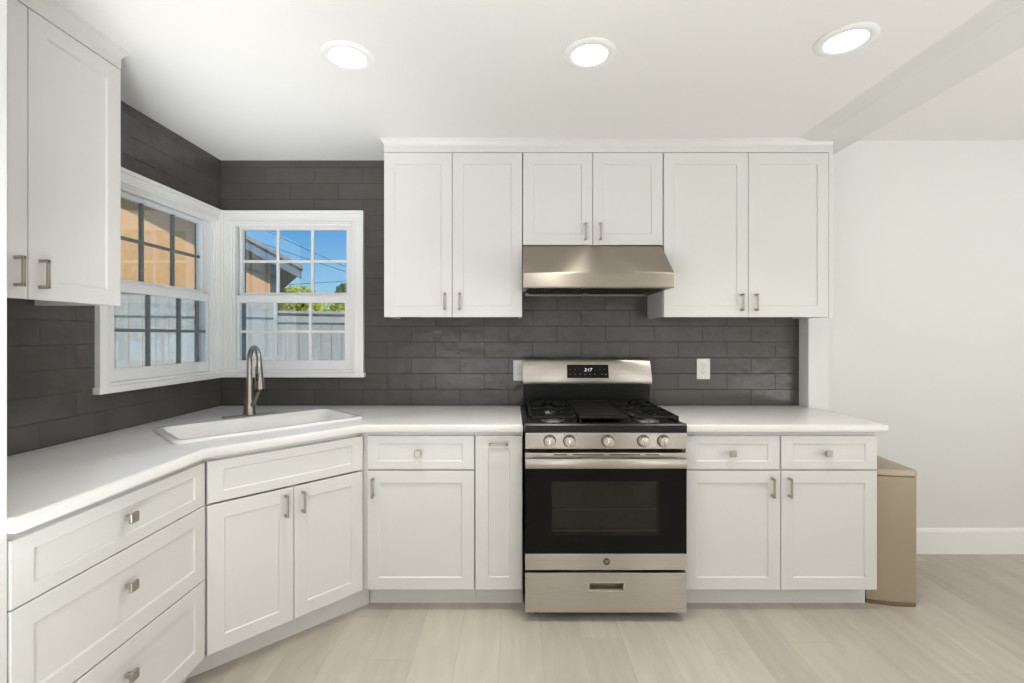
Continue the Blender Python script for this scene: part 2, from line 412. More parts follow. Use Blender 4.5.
# ------------------------------------------------------------------ windows
def window(name, P, origin):
    """P maps (u, v, z) to world; u from the corner, v outwards from the wall face"""
    root = bpy.data.objects.new(name, None); C.objects.link(root); root.location = origin; root['kind'] = 'structure'
    def bx(mb, u0, u1, v0, v1, z0, z1, bev=0.0015):
        a = P(u0, v0, z0); c = P(u1, v1, z1); mb.box(a[0], c[0], a[1], c[1], a[2], c[2], bev)
    G0, G1 = 0.098, 0.752            # glass
    # casing with a stepped profile
    k = MB()
    bx(k, 0.820, 0.862, -0.026, 0.01, 1.117, 2.040); bx(k, 0.862, 0.881, -0.034, 0.0, 1.117, 2.107)
    bx(k, 0.824, 0.836, -0.031, -0.0255, 1.118, 2.040)
    bx(k, 0.058, 0.862, -0.026, 0.01, 2.040, 2.088); bx(k, 0.030, 0.862, -0.034, 0.0, 2.088, 2.107)
    bx(k, 0.060, 0.836, -0.031, -0.0255, 2.0405, 2.052)
    for a0, a1, dv in ((0.030, 0.0395, 0.030), (0.040, 0.0495, 0.026), (0.050, 0.058, 0.022)): bx(k, a0, a1, -dv, 0.01, 1.117, 2.088)
    k.build('casing', M['trimw'], root)
    # stool at the bottom
    k = MB(); bx(k, 0.030, 0.890, -0.040, 0.0, 1.087, 1.117, 0.004); k.build('window_sill', M['trimw'], root)
    # jambs and stops lining the opening
    k = MB()
    bx(k, U0, 0.070, -0.014, 0.084, 1.1175, Z1); bx(k, 0.812, U1, -0.014, 0.084, 1.1175, Z1)
    bx(k, 0.07, 0.812, -0.013, 0.084, 2.032, Z1 - 0.001); bx(k, 0.07, 0.812, -0.013, 0.084, 1.1175, 1.130)
    bx(k, 0.070, 0.080, -0.004, 0.0135, 1.13, 2.032); bx(k, 0.800, 0.812, -0.004, 0.0135, 1.13, 2.032)
    bx(k, 0.08, 0.800, -0.003, 0.0135, 2.020, 2.032)
    k.build('window_frame', M['trimw'], root)
    # dark outer track
    k = MB(); bx(k, 0.0705, 0.101, 0.0785, 0.085, 1.14, 2.015, 0); bx(k, 0.760, 0.8115, 0.0785, 0.085, 1.14, 2.015, 0)
    k.build('outer_track', M['gasket'], root, label='dark outer screen track')
    def sash(z0, z1, g0, g1, v0, v1, nm):
        s = MB(); e = 0.0
        bx(s, 0.0805, G0, v0, v1, z0, z1); bx(s, G1, 0.7995, v0, v1, z0, z1)
        bx(s, G0 - 0.003, G1 + 0.003, v0 + 0.0008, v1 - 0.0008, z0, g0); bx(s, G0 - 0.003, G1 + 0.003, v0 + 0.0008, v1 - 0.0008, g1, z1)
        so_ = s.build(nm, M['trimw'], root)
        g = MB(); vm = (v0 + v1) / 2
        bx(g, G0, G1, vm - 0.0025, vm + 0.0025, g0, g1, 0); g.build('pane', M['glass'], so_)
        q = MB(); wd = (G1 - G0) / 3
        zm = (g0 + g1) / 2
        for i in (1, 2): bx(q, G0 + wd * i - 0.008, G0 + wd * i + 0.008, vm - 0.009, vm + 0.009, g0, g1, 0.002)
        bx(q, G0, G1, vm - 0.0082, vm + 0.0082, zm - 0.008, zm + 0.008, 0.002)
        q.build('muntin', M['muntin_shaded'] if name == 'window_1' else M['trimw'], so_)
    sash(1.572, 2.030, 1.612, 2.006, 0.047, 0.078, 'upper_sash')
    sash(1.131, 1.592, 1.1885, 1.546, 0.014, 0.044, 'lower_sash')
    # sash lock on the meeting rail
    k = MB(); bx(k, 0.40, 0.46, 0.010, 0.040, 1.592, 1.599, 0.002); bx(k, 0.42, 0.435, -0.002, 0.030, 1.596, 1.606, 0.002); k.build('sash_lock', M['plastic'], root)
    return root
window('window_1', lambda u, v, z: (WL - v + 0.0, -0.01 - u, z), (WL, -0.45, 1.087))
window('window_2', lambda u, v, z: (CX + u, v, z), (CX + 0.45, 0, 1.087))
# the two casings meet in the corner
b = MB(); b.box(WL + 0.005, CX + 0.030, -0.040, -0.002, 1.087, 2.107); b.build('x', M['trimw']); bpy.data.objects['x'].name = 'trim_2'
struct(bpy.data.objects['trim_2'], 'white corner post where the two window casings meet')

# ------------------------------------------------------------------ cabinet parts
def frame_xf(ox, oy, ang):
    return Matrix.Translation((ox, oy, 0)) @ Matrix.Rotation(ang, 4, 'Z')
def shaker(mb, x0, x1, z0, z1, yb, xf, th=0.019, st=0.058, rl=0.058, rec=0.006):
    """five-piece door: back plane at y=yb, front at yb-th (front is -y), in the run's own frame"""
    yf = yb - th; e = 0.0015; ch = 0.004
    def ring(a, y): return [(x0 + a[0], y, z0 + a[1]), (x1 - a[0], y, z0 + a[1]), (x1 - a[0], y, z1 - a[1]), (x0 + a[0], y, z1 - a[1])]
    rings = [ring((0, 0), yb), ring((0, 0), yf + e), ring((e, e), yf), ring((st, rl), yf), ring((st + ch, rl + ch), yf + rec), ]
    mb.loops(rings, cap0=True, cap1=True, xf=xf)
    return mb
def bar_pull(mb, cx, cz, yf, xf, vertical=True, L=0.092, W=0.010, proud=0.030):
    """arched flat bar on two feet"""
    h = L / 2
    if vertical:
        mb.box(cx - W / 2, cx + W / 2, yf - proud, yf - proud + 0.007, cz - h, cz + h, 0.002, xf)
        for s in (-1, 1): mb.box(cx - W / 2, cx + W / 2, yf - proud, yf, cz + s * (h - 0.005) - 0.005, cz + s * (h - 0.005) + 0.005, 0.0015, xf)
    else:
        mb.box(cx - h, cx + h, yf - proud, yf - proud + 0.007, cz - W / 2, cz + W / 2, 0.002, xf)
        for s in (-1, 1): mb.box(cx + s * (h - 0.005) - 0.005, cx + s * (h - 0.005) + 0.005, yf - proud, yf, cz - W / 2, cz + W / 2, 0.0015, xf)
    return mb
def sq_knob(mb, cx, cz, yf, xf):
    mb.box(cx - 0.007, cx + 0.007, yf - 0.020, yf, cz - 0.007, cz + 0.007, 0.002, xf)
    mb.box(cx - 0.0155, cx + 0.0155, yf - 0.029, yf - 0.018, cz - 0.0155, cz + 0.0155, 0.003, xf)
    return mb
def door(root, xf, x0, x1, z0, z1, yb, pull=None, nm='door', st=0.058, rl=0.058, horizontal=False):
    d = shaker(MB(), x0, x1, z0, z1, yb, xf, st=st, rl=rl).build(nm, M['cab'], root)
    if pull: bar_pull(MB(), pull[0], pull[1], yb - 0.019, xf, not horizontal).build('handle', M['pull'], d)
    return d
def drawer(root, xf, x0, x1, z0, z1, yb, knob=None, st=0.055, rl=0.038, nm='drawer'):
    d = shaker(MB(), x0, x1, z0, z1, yb, xf, st=st, rl=rl).build(nm, M['cab'], root)
    if knob: sq_knob(MB(), knob[0], knob[1], yb - 0.019, xf).build('knob', M['pull'], d)
    return d
I = Matrix.Identity(4)
BT = 0.874
TOE = 0.105

# base cabinet with one drawer over one door
r = thing('base_cabinet', 'white base cabinet with one drawer over a single door, right of the corner sink cabinet', 'cabinet', (-0.464, -0.3, 0))
b = MB(); b.box(-0.737, -0.1905, -0.611, -0.002, TOE, BT); b.build('body', M['cab'], r)
b = MB(); b.box(-0.7225, -0.1905, -0.547, -0.532, 0, TOE); b.build('toe_kick', M['cab'], r)
drawer(r, I, -0.711, -0.194, 0.694, 0.856, -0.611, (-0.4625, 0.774))
door(r, I, -0.711, -0.194, 0.110, 0.686, -0.611, (-0.682, 0.608))
# narrow pull-out
r = thing('pull_out_cabinet', 'narrow white tall-front pull-out cabinet between the single-door cabinet and the range', 'cabinet', (-0.074, -0.3, 0))
b = MB(); b.box(-0.1895, 0.043, -0.611, -0.002, TOE, BT); b.build('body', M['cab'], r)
b = MB(); b.box(-0.1895, 0.043, -0.547, -0.532, 0, TOE); b.build('toe_kick', M['cab'], r)
door(r, I, -0.1865, 0.039, 0.110, 0.856, -0.611, (-0.076, 0.818), st=0.060, rl=0.060, horizontal=True, nm='pull_out_front')
# right base cabinet
r = thing('base_cabinet', 'white base cabinet with two drawers over two doors, right of the range', 'cabinet', (1.29, -0.3, 0))
b = MB(); b.prism([(0.820, -0.611), (1.762, -0.611), (1.762, -0.108), (1.750, -0.108), (1.750, -0.012), (0.820, -0.012)], TOE, BT); b.build('body', M['cab'], r)
b = MB(); b.box(0.820, 1.762, -0.547, -0.532, 0, TOE); b.build('toe_kick', M['cab'], r)
drawer(r, I, 0.830, 1.288, 0.694, 0.856, -0.611, (1.0515, 0.774))
drawer(r, I, 1.296, 1.760, 0.694, 0.856, -0.611, (1.512, 0.774))
door(r, I, 0.830, 1.2915, 0.110, 0.686, -0.611, (1.249, 0.609))
door(r, I, 1.2955, 1.760, 0.110, 0.686, -0.611, (1.331, 0.609))
# left run: three drawers
XL = frame_xf(WL, -1.82, PI / 2)      # local x runs along +Y, front (-y) looks to +X
r = thing('drawer_cabinet', 'white base cabinet with three wide drawers at the left edge of the picture', 'cabinet', (WL + 0.3, -1.46, 0))
b = MB(); b.box(0.0, 0.717, -0.611, -0.002, TOE, BT, 0, XL); b.build('body', M['cab'], r)
b = MB(); b.box(0.0, 0.735, -0.539, -0.524, 0, TOE, 0, XL); b.build('toe_kick', M['cab'], r)
drawer(r, XL, 0.003, 0.705, 0.694, 0.856, -0.611, (0.337, 0.787))
drawer(r, XL, 0.003, 0.705, 0.410, 0.690, -0.611, (0.337, 0.578), rl=0.058)
drawer(r, XL, 0.003, 0.705, 0.110, 0.405, -0.611, (0.337, 0.305), rl=0.058)
# corner sink cabinet
L0 = Vector((-1.182, -1.112)); R0 = Vector((-0.727, -0.630)); dv = R0 - L0
ang = math.atan2(dv.y, dv.x); DL = dv.length
XD = frame_xf(L0.x, L0.y, ang)        # local y=0 is the door face; back of the doors at y=+0.019
r = thing('corner_sink_cabinet', 'white diagonal corner cabinet with two doors under a false drawer front and the sink', 'cabinet', (-1.35, -0.55, 0))
pts = [(WL + 0.004, -0.004), (-0.7415, -0.004), (-0.7415, -0.616), (-1.197, -1.098), (WL + 0.004, -1.098)]
# hollow carcass so the basin has room: floor board and sides
b = MB()
b.prism(pts, TOE, TOE + 0.018)
b.box(-0.7595, -0.7415, -0.604, -0.004, TOE + 0.018, BT)
b.box(WL + 0.004, -1.202, -1.098, -1.080, TOE + 0.018, BT)
b.box(0.0, DL, 0.020, 0.040, 0.690, BT, 0, XD); b.box(0.0, DL, 0.020, 0.040, TOE, 0.14, 0, XD)
b.box(-0.004, 0.03, 0.020, 0.040, TOE, BT, 0, XD); b.box(DL - 0.03, DL + 0.006, 0.020, 0.040, TOE, BT, 0, XD); b.box(DL / 2 - 0.02, DL / 2 + 0.02, 0.020, 0.040, TOE, BT, 0, XD)
b.build('body', M['cab'], r)
b = MB()
tl, tr = Vector((-1.288, -1.085)), Vector((-0.721, -0.547)); td = (tr - tl); ta = math.atan2(td.y, td.x)
b.box(0.006, td.length - 0.006, 0.0, 0.015, 0, TOE, 0, frame_xf(tl.x, tl.y, ta)); b.build('toe_kick', M['cab'], r)
drawer(r, XD, 0.006, DL - 0.006, 0.694, 0.856, 0.019, None, nm='false_drawer_front')
door(r, XD, 0.006, DL / 2 - 0.0015, 0.110, 0.686, 0.019, (DL / 2 - 0.036, 0.614))
door(r, XD, DL / 2 + 0.0015, DL - 0.006, 0.110, 0.686, 0.019, (DL / 2 + 0.036, 0.614))

# tall end panel at the left edge
b = MB(); b.box(WL, -1.184, -1.842, -1.8225, 0, CH - 0.001, 0.001)
o = b.build('end_panel', M['cab']); tag(o, 'tall white end panel closing the drawer cabinet at the far left edge', 'panel')

# ------------------------------------------------------------------ upper cabinets
UF = -0.305
def upper(name, label, x0, x1, z0, z1, doors, loc):
    r = thing(name, label, 'cabinet', loc)
    b = MB()
    b.box(x0, x1, UF, -0.012, z0 + 0.022, z1)
    # recessed bottom: side skirts and front lip
    b.box(x0, x0 + 0.016, UF, -0.012, z0 + 0.002, z0 + 0.022); b.box(x1 - 0.016, x1, UF, -0.012, z0 + 0.002, z0 + 0.022)
    b.box(x0 + 0.016, x1 - 0.016, UF, UF + 0.018, z0 + 0.002, z0 + 0.022)
    b.build('body', M['cab'], r)
    for d in doors: door(r, I, d[0], d[1], z0, z1 - 0.003, UF, (d[2], d[3]), rl=d[4] if len(d) > 4 else 0.062)
    return r
upper('wall_cabinet', 'white two-door wall cabinet between the window and the range hood', -0.7145, 0.045, 1.444, 2.349,
      [(-0.7135, -0.3410, -0.3795, 1.530), (-0.3380, 0.044, -0.298, 1.530)], (-0.334, -0.16, 1.444))
upper('wall_cabinet', 'short white two-door wall cabinet directly above the range hood', 0.048, 0.817, 1.840, 2.349,
      [(0.050, 0.4310, 0.391, 1.911), (0.4340, 0.8155, 0.473, 1.911)], (0.43, -0.16, 1.84))
upper('wall_cabinet', 'white two-door wall cabinet right of the range hood beside the bare wall', 0.820, 1.727, 1.444, 2.349,
      [(0.8235, 1.2850, 1.248, 1.524), (1.2880, 1.7265, 1.326, 1.524)], (1.27, -0.16, 1.444))
r_ = [o for o in C.objects if o.get('label', '').startswith('white two-door wall cabinet right')][0]
b = MB(); b.box(1.7275, 1.7525, -0.324, -0.107, 1.444, 2.349); b.build('filler_strip', M['cab'], r_)
# left wall upper
r = thing('wall_cabinet', 'white wall cabinet on the left wall, beside the left window', 'cabinet', (WL + 0.16, -1.48, 1.453))
b = MB()
b.box(0.0, 0.687, UF, -0.012, 1.475, 2.349, 0, XL)
b.box(0.0, 0.016, UF, -0.012, 1.455, 1.475, 0, XL); b.box(0.671, 0.687, UF, -0.012, 1.455, 1.475, 0, XL)
b.box(0.016, 0.671, UF, UF + 0.018, 1.455, 1.475, 0, XL)
b.build('body', M['cab'], r)
door(r, XL, 0.002, 0.3415, 1.453, 2.346, UF, (0.304, 1.534))
door(r, XL, 0.3445, 0.686, 1.453, 2.346, UF, (0.379, 1.534))
b = MB(); b.box(0.06, 0.39, UF + 0.03, UF + 0.075, 1.462, 1.4745, 0.002, XL); b.build('light_bar', M['plastic'], r)

# crown moulding above the uppers
crown = [(0.0, 2.349), (-0.324, 2.349), (-0.324, 2.385), (-0.326, 2.392), (-0.330, 2.400), (-0.335, 2.408), (-0.341, 2.414), (-0.344, 2.4195), (0.0, 2.4195)]
b = MB(); 
def crown_run(p0, p1, out, x):  # extrude along x with a mitred flare at the free end
    rings = []
    for xx, flare in ((p0, -1 if out[0] else 0), (p1, 1 if out[1] else 0)):
        rings.append([(xx + flare * max(0.0, (-q[0] - 0.324)), -q[0] if False else q[0] - 0.0, q[1]) for q in crown])
    return rings
b.loops(crown_run(-0.7145, 1.7505, (True, False), 0), True, True); o = b.build('trim_3', M['cab']); struct(o, 'white crown moulding above the wall cabinets on the back wall')
# return of the crown at its left end
b = MB(); b.prism([(-0.7145, 2.385), (-0.7165, 2.392), (-0.7205, 2.400), (-0.7255, 2.408), (-0.7315, 2.414), (-0.7345, 2.4195), (-0.7145, 2.4195)], -0.324, -0.0105, axis=1)
o = b.build('crown_return', M['cab'], o)
o['kind'] = 'structure'
b = MB()
rings = []
for xx, fl in ((0.0, 0), (0.687, 1)):
    rings.append([(xx + fl * max(0.0, -q[0] - 0.324), q[0], q[1]) for q in crown])
b.loops(rings, True, True, xf=XL)
o = b.build('trim_4', M['cab']); struct(o, 'white crown moulding above the left wall cabinet')

# ------------------------------------------------------------------ countertops
def slab(outer, holes, z0, z1, bev):
    """prism with holes; rounded upper and lower outer edges"""
    t = bmesh.new()
    def ring(pts, z): return [t.verts.new((p[0], p[1], z)) for p in pts]
    def loop_edges(vs): return [t.edges.new((vs[i], vs[(i + 1) % len(vs)])) for i in range(len(vs))]
    top = []; bot = []
    for z, store in ((z1, top), (z0, bot)):
        es = []
        for pts in [outer] + holes:
            vs = ring(pts, z); store.append(vs); es += loop_edges(vs)
        bmesh.ops.triangle_fill(t, use_beauty=True, use_dissolve=False, edges=es)
    for a, c in zip(top, bot):
        for i in range(len(a)):
            t.faces.new((a[i], a[(i + 1) % len(a)], c[(i + 1) % len(a)], c[i]))
    bmesh.ops.recalc_face_normals(t, faces=t.faces)
    ed = []
    for vs in (top[0], bot[0]):
        for i in range(len(vs)):
            e = t.edges.get((vs[i], vs[(i + 1) % len(vs)]))
            if e: ed.append(e)
    bmesh.ops.bevel(t, geom=ed, offset=bev, segments=3, affect='EDGES', profile=0.5)
    return t
SA = ang                                    # the sink follows the diagonal
SN = Vector((math.sin(SA), -math.cos(SA)))  # towards the room
ST = Vector((math.cos(SA), math.sin(SA)))
SCN = Vector((-1.205, -0.632))
def rrect(cx, cy, hl, hw, rad, z, n=6, a=SA, cen=SCN):
    pts = []
    for sx, sy, a0 in ((1, 1, 0), (-1, 1, PI / 2), (-1, -1, PI), (1, -1, 3 * PI / 2)):
        for k in range(n + 1):
            th = a0 + PI / 2 * k / n
            lx = sx * (hl - rad) + rad * math.cos(th) + cx; ly = sy * (hw - rad) + rad * math.sin(th) + cy
            q = cen + Vector((math.cos(a), math.sin(a))) * lx + Vector((-math.sin(a), math.cos(a))) * ly
            pts.append((q.x, q.y, z))
    return pts
hole = [(p[0], p[1]) for p in rrect(0, 0, 0.385, 0.192, 0.05, 0)]
outer = [(WL + 0.0105, -0.0105), (0.043, -0.0105), (0.043, -0.65), (-0.722, -0.65), (-1.165, -1.133), (-1.165, -1.8215), (WL + 0.0105, -1.8215)]
t = slab(outer, [hole], BT, 0.914, 0.010)
b = MB(); b._merge(t)
o = b.build('countertop', M['counter'], smooth=True, angle=50); tag(o, 'long white quartz countertop wrapping the corner around the sink', 'countertop')
outer = [(0.818, -0.0105), (HX0 - 0.001, -0.0105), (HX0 - 0.001, -0.106), (1.800, -0.106), (1.800, -0.65), (0.818, -0.65)]
t = slab(outer, [], BT, 0.914, 0.010)
b = MB(); b._merge(t)
o = b.build('countertop', M['counter'], smooth=True, angle=50); tag(o, 'short white quartz countertop right of the range with an overhanging end', 'countertop')

# ------------------------------------------------------------------ sink
r = thing('sink', 'white drop-in sink set diagonally into the corner countertop', 'sink', (SCN.x, SCN.y, 0.914))
HL, HW = 0.410, 0.217
rings = [rrect(0, 0, HL, HW, 0.035, 0.9143), rrect(0, 0, HL, HW, 0.035, 0.919), rrect(0, 0, HL - 0.004, HW - 0.004, 0.033, 0.925),
         rrect(0, 0, HL - 0.028, HW - 0.028, 0.045, 0.926), rrect(0, 0, HL - 0.036, HW - 0.036, 0.05, 0.920),
         rrect(0, 0, HL - 0.042, HW - 0.042, 0.05, 0.900), rrect(0, 0, HL - 0.060, HW - 0.055, 0.06, 0.760),
         rrect(0, 0, HL - 0.085, HW - 0.080, 0.06, 0.738), rrect(0, 0, 0.05, 0.05, 0.049, 0.733)]
inn = [rrect(0, 0, 0.05, 0.05, 0.049, 0.725), rrect(0, 0, HL - 0.080, HW - 0.075, 0.06, 0.730), rrect(0, 0, HL - 0.053, HW - 0.048, 0.06, 0.755),
       rrect(0, 0, HL - 0.035, HW - 0.035, 0.05, 0.900), rrect(0, 0, HL - 0.030, HW - 0.030, 0.05, 0.9143), rings[0]]
b = MB(); b.loops(rings); b.loops([rings[-1]] + inn); bmesh.ops.remove_doubles(b.bm, verts=b.bm.verts, dist=0.0001)
b.build('basin', M['sink'], r, smooth=True, angle=60)
b = MB(); b.lathe([(0.0475, 0.0), (0.0475, 0.010), (0.040, 0.012), (0.034, 0.006), (0.010, 0.004), (0.010, 0.014), (0.004, 0.016)], (SCN.x, SCN.y, 0.724)); b.build('drain', M['nickel'], r, smooth=True)

# ------------------------------------------------------------------ faucet
FB = Vector((-1.417, -0.388, 0.914)); F2 = Vector((SN.x, SN.y, 0)); T2 = Vector((ST.x, ST.y, 0))
r = thing('faucet', 'brushed nickel gooseneck pull-down faucet behind the corner sink', 'faucet', FB)
xp = Matrix.Translation(FB) @ Matrix.Rotation(SA, 4, 'Z')
b = MB(); b.box(-0.125, 0.125, -0.028, 0.028, 0.0003, 0.005, 0.002, xp); b.build('deck_plate', M['nickel'], r)
b = MB(); b.lathe([(0.031, 0.005), (0.031, 0.010), (0.0285, 0.020), (0.027, 0.050), (0.0255, 0.075), (0.021, 0.105), (0.018, 0.150), (0.0165, 0.20)], FB); b.build('body', M['nickel'], r, smooth=True)
arc = [FB + Vector((0, 0, z)) for z in (0.19, 0.23, 0.27, 0.292)]
Rr = 0.072
for k in range(1, 17):
    a = PI * k / 16 * 1.02
    arc.append(FB + F2 * (Rr - Rr * math.cos(a)) + Vector((0, 0, 0.292 + Rr * math.sin(a))))
arc.append(arc[-1] + Vector((0, 0, -0.02)) + F2 * -0.001)
b = MB(); b.tube(arc, 0.0135, 18); b.build('neck', M['nickel'], r, smooth=True)
hd = arc[-1]
b = MB(); b.tube([hd + Vector((0, 0, 0.004)), hd, hd + Vector((0, 0, -0.012)), hd + Vector((0, 0, -0.05)) + F2 * 0.004, hd + Vector((0, 0, -0.095)) + F2 * 0.009, hd + Vector((0, 0, -0.115)) + F2 * 0.011], [0.014, 0.0165, 0.0175, 0.020, 0.024, 0.0235], 20)
hdo = b.build('spray_head', M['nickel'], r, smooth=True)
hz = hd + Vector((0, 0, -0.055)) + F2 * 0.004
b = MB(); b.box(-0.006, 0.006, -0.027, -0.016, -0.020, 0.022, 0.003, Matrix.Translation(hz) @ Matrix.Rotation(SA - 0.75, 4, 'Z')); b.build('spray_button', M['blackpl'], hdo, label='black spray button')
b = MB(); b.tube([hd + Vector((0, 0, -0.113)) + F2 * 0.011, hd + Vector((0, 0, -0.128)) + F2 * 0.0125], [0.0215, 0.020], 20); b.build('nozzle', M['blackpl'], hdo, smooth=True)
hv = Vector((0.93, -0.30, 0)).normalized()
b = MB(); b.tube([FB + Vector((0, 0, 0.060)) + hv * 0.015, FB + Vector((0, 0, 0.062)) + hv * 0.034], [0.015, 0.0135], 16)
b.tube([FB + Vector((0, 0, 0.062)) + hv * 0.026, FB + Vector((0, 0, 0.085)) + hv * 0.041, FB + Vector((0, 0, 0.150)) + hv * 0.066], [0.008, 0.0085, 0.0065], 12)
b.build('lever', M['nickel'], r, smooth=True)

# ------------------------------------------------------------------ range
SX0, SX1 = 0.0515, 0.8085
YF = -0.712
r = thing('range', 'freestanding stainless gas range with black oven door between the base cabinets', 'stove', ((SX0 + SX1) / 2, -0.36, 0))
def st(): return MB()
b = st(); b.box(SX0 + 0.002, SX1 - 0.002, -0.655, -0.030, 0.045, 0.885, 0.003); b.build('body', M['black'], r)
for fx, fy in ((SX0 + 0.06, -0.62), (SX1 - 0.06, -0.62), (SX0 + 0.06, -0.08), (SX1 - 0.06, -0.08)):
    b = st(); b.lathe([(0.018, 0.0), (0.018, 0.012), (0.010, 0.014), (0.010, 0.046)], (fx, fy, 0)); b.build('foot', M['blackpl'], r, smooth=True)
# cooktop pan with raised rim
b = st(); b.box(SX0 - 0.003, SX1 + 0.002, -0.700, -0.110, 0.888, 0.916, 0.006)
b.box(SX0 - 0.003, SX1 + 0.002, -0.700, -0.668, 0.905, 0.929, 0.006); b.box(SX0 - 0.003, SX0 + 0.020, -0.700, -0.110, 0.905, 0.926, 0.005)
b.box(SX1 - 0.020, SX1 + 0.002, -0.700, -0.110, 0.905, 0.926, 0.005)
b.prism([(-0.712, 0.889), (-0.712, 0.921), (-0.705, 0.9285), (-0.690, 0.9285), (-0.690, 0.889)], SX0 - 0.001, SX1, axis=0)
b.build('cooktop', M['black'], r, smooth=True)
# burners
for bx_, by_, br_ in ((0.195, -0.545, 0.046), (0.195, -0.265, 0.036), (0.665, -0.545, 0.048), (0.665, -0.265, 0.038), (0.430, -0.400, 0.040)):
    b = st(); b.lathe([(br_ * 1.35, 0.0), (br_ * 1.3, 0.006), (br_, 0.008), (br_, 0.020), (br_ * 0.93, 0.022)], (bx_, by_, 0.915)); bo = b.build('burner', M['alu'], r, smooth=True)
    b = st(); b.lathe([(br_ * 0.88, 0.022), (br_ * 0.90, 0.028), (br_ * 0.80, 0.031), (br_ * 0.02, 0.032)], (bx_, by_, 0.915)); b.build('burner_cap', M['iron'], bo, smooth=True)
# grates: a frame with fingers on each side
def grate(x0, x1):
    g = st(); y0, y1 = -0.672, -0.150; zt = 0.960; h = 0.014; w_ = 0.012
    g.box(x0, x1, y0, y0 + w_, zt - h, zt, 0.003); g.box(x0, x1, y1 - w_, y1, zt - h, zt, 0.003)
    g.box(x0, x0 + w_, y0, y1, zt - h, zt, 0.003); g.box(x1 - w_, x1, y0, y1, zt - h, zt, 0.003)
    ym = (y0 + y1) / 2; g.box(x0, x1, ym - w_ / 2, ym + w_ / 2, zt - h, zt, 0.003)
    for px in (x0, x1 - w_):
        for py in (y0, ym - w_ / 2, y1 - w_): g.box(px, px + w_, py, py + w_, 0.916, zt - 0.002, 0.003)
    xm = (x0 + x1) / 2
    for cy in (-0.545, -0.265):
        g.box(xm - 0.005, xm + 0.005, cy + 0.035, cy + 0.127, zt - 0.011, zt + 0.002, 0.002); g.box(xm - 0.005, xm + 0.005, cy - 0.122, cy - 0.035, zt - 0.011, zt + 0.002, 0.002)
        g.box(x0 + 0.004, xm - 0.035, cy - 0.005, cy + 0.005, zt - 0.011, zt + 0.002, 0.002); g.box(xm + 0.035, x1 - 0.004, cy - 0.005, cy + 0.005, zt - 0.011, zt + 0.002, 0.002)
        for sx in (-1, 1):
            for sy in (-1, 1):
                g.box(0.048, 0.125, -0.0045, 0.0045, -0.011, 0.002, 0.002, Matrix.Translation((xm, cy, zt)) @ Matrix.Rotation(math.atan2(sy, sx), 4, 'Z'))
    return g
gz = grate(0.075, 0.300); gz.build('grate', M['iron'], r)
gz = grate(0.560, 0.785); gz.build('grate', M['iron'], r)
# flat griddle plate over the centre burner
b = st(); b.box(0.310, 0.550, -0.668, -0.155, 0.944, 0.958, 0.004); b.box(0.312, 0.548, -0.666, -0.654, 0.955, 0.966, 0.003); b.box(0.312, 0.548, -0.169, -0.157, 0.955, 0.966, 0.003)
b.box(0.312, 0.322, -0.666, -0.157, 0.955, 0.964, 0.003); b.box(0.538, 0.548, -0.666, -0.157, 0.955, 0.964, 0.003)
for px in (0.312, 0.536):
    for py in (-0.664, -0.17): b.box(px, px + 0.012, py, py + 0.012, 0.916, 0.95, 0.002)
b.build('griddle', M['iron'], r)
# black riser and stainless backguard, bowed forward
b = st(); b.prism([(-0.030, 0.885), (-0.112, 0.885), (-0.126, 0.93), (-0.134, 1.054), (-0.030, 1.054)], SX0 + 0.004, SX1 - 0.006, axis=0, bev=0.002); b.build('back_riser', M['black'], r)
prof = [(-0.030, 1.052), (-0.142, 1.052), (-0.150, 1.056), (-0.155, 1.064), (-0.156, 1.075)]
for k in range(1, 11):
    q = k / 10; prof.append((-0.156 + 0.030 * q ** 2.0, 1.075 + 0.122 * q))
prof += [(-0.120, 1.204), (-0.112, 1.207), (-0.030, 1.207)]
def BGX(q, z): return q  # helper kept simple
rings = []
for xx, ins in ((SX0 + 0.001, 0), (SX0 + 0.003, 0.0), (SX1 - 0.003, 0), (SX1 - 0.001, 0)):
    sgn = 1 if xx < 0.4 else -1
    rings.append([(xx + (-0.007 * max(0, (p[1] - 1.06) / 0.15) if sgn < 0 else 0.0), p[0], p[1]) for p in prof])
b = st(); b.loops(rings, True, True); bg = b.build('backguard', M['steel'], r, smooth=True, angle=40)
# clock display set on the bowed face
def bgy(z):
    q = (z - 1.075) / 0.122; return -0.156 + 0.030 * max(0, q) ** 2.0
dz0, dz1 = 1.093, 1.172
tilt = math.atan2(bgy(dz1) - bgy(dz0), dz1 - dz0)
xd = Matrix.Translation((0.4325, (bgy(dz0) + bgy(dz1)) / 2 - 0.0005, (dz0 + dz1) / 2)) @ Matrix.Rotation(-tilt, 4, 'X')
b = st(); b.box(-0.122, 0.122, -0.004, 0.006, -0.0395, 0.0395, 0.002, xd); dp = b.build('display', M['blackglass'], bg, label='black clock display')
xt = xd @ Matrix.Translation((0.0, -0.0046, 0.008)) @ Matrix.Rotation(PI / 2, 4, 'X')
text_mesh('2:17', 0.026, M['digits'], 'digits', dp, xt, shear=0.25)
for i, px in enumerate((-0.104, -0.076, -0.045, -0.015, 0.012, 0.04, 0.083, 0.104)):
    b = st(); b.box(px - 0.004, px + 0.004, -0.0045, -0.0035, -0.020, -0.016, 0, xd); b.build('button_mark', M['greymark'], dp)
for px in (-0.104, -0.075, 0.072, 0.10): b = st(); b.box(px - 0.003, px + 0.003, -0.0045, -0.0035, 0.010, 0.013, 0, xd); b.build('button_mark', M['greymark'], dp)
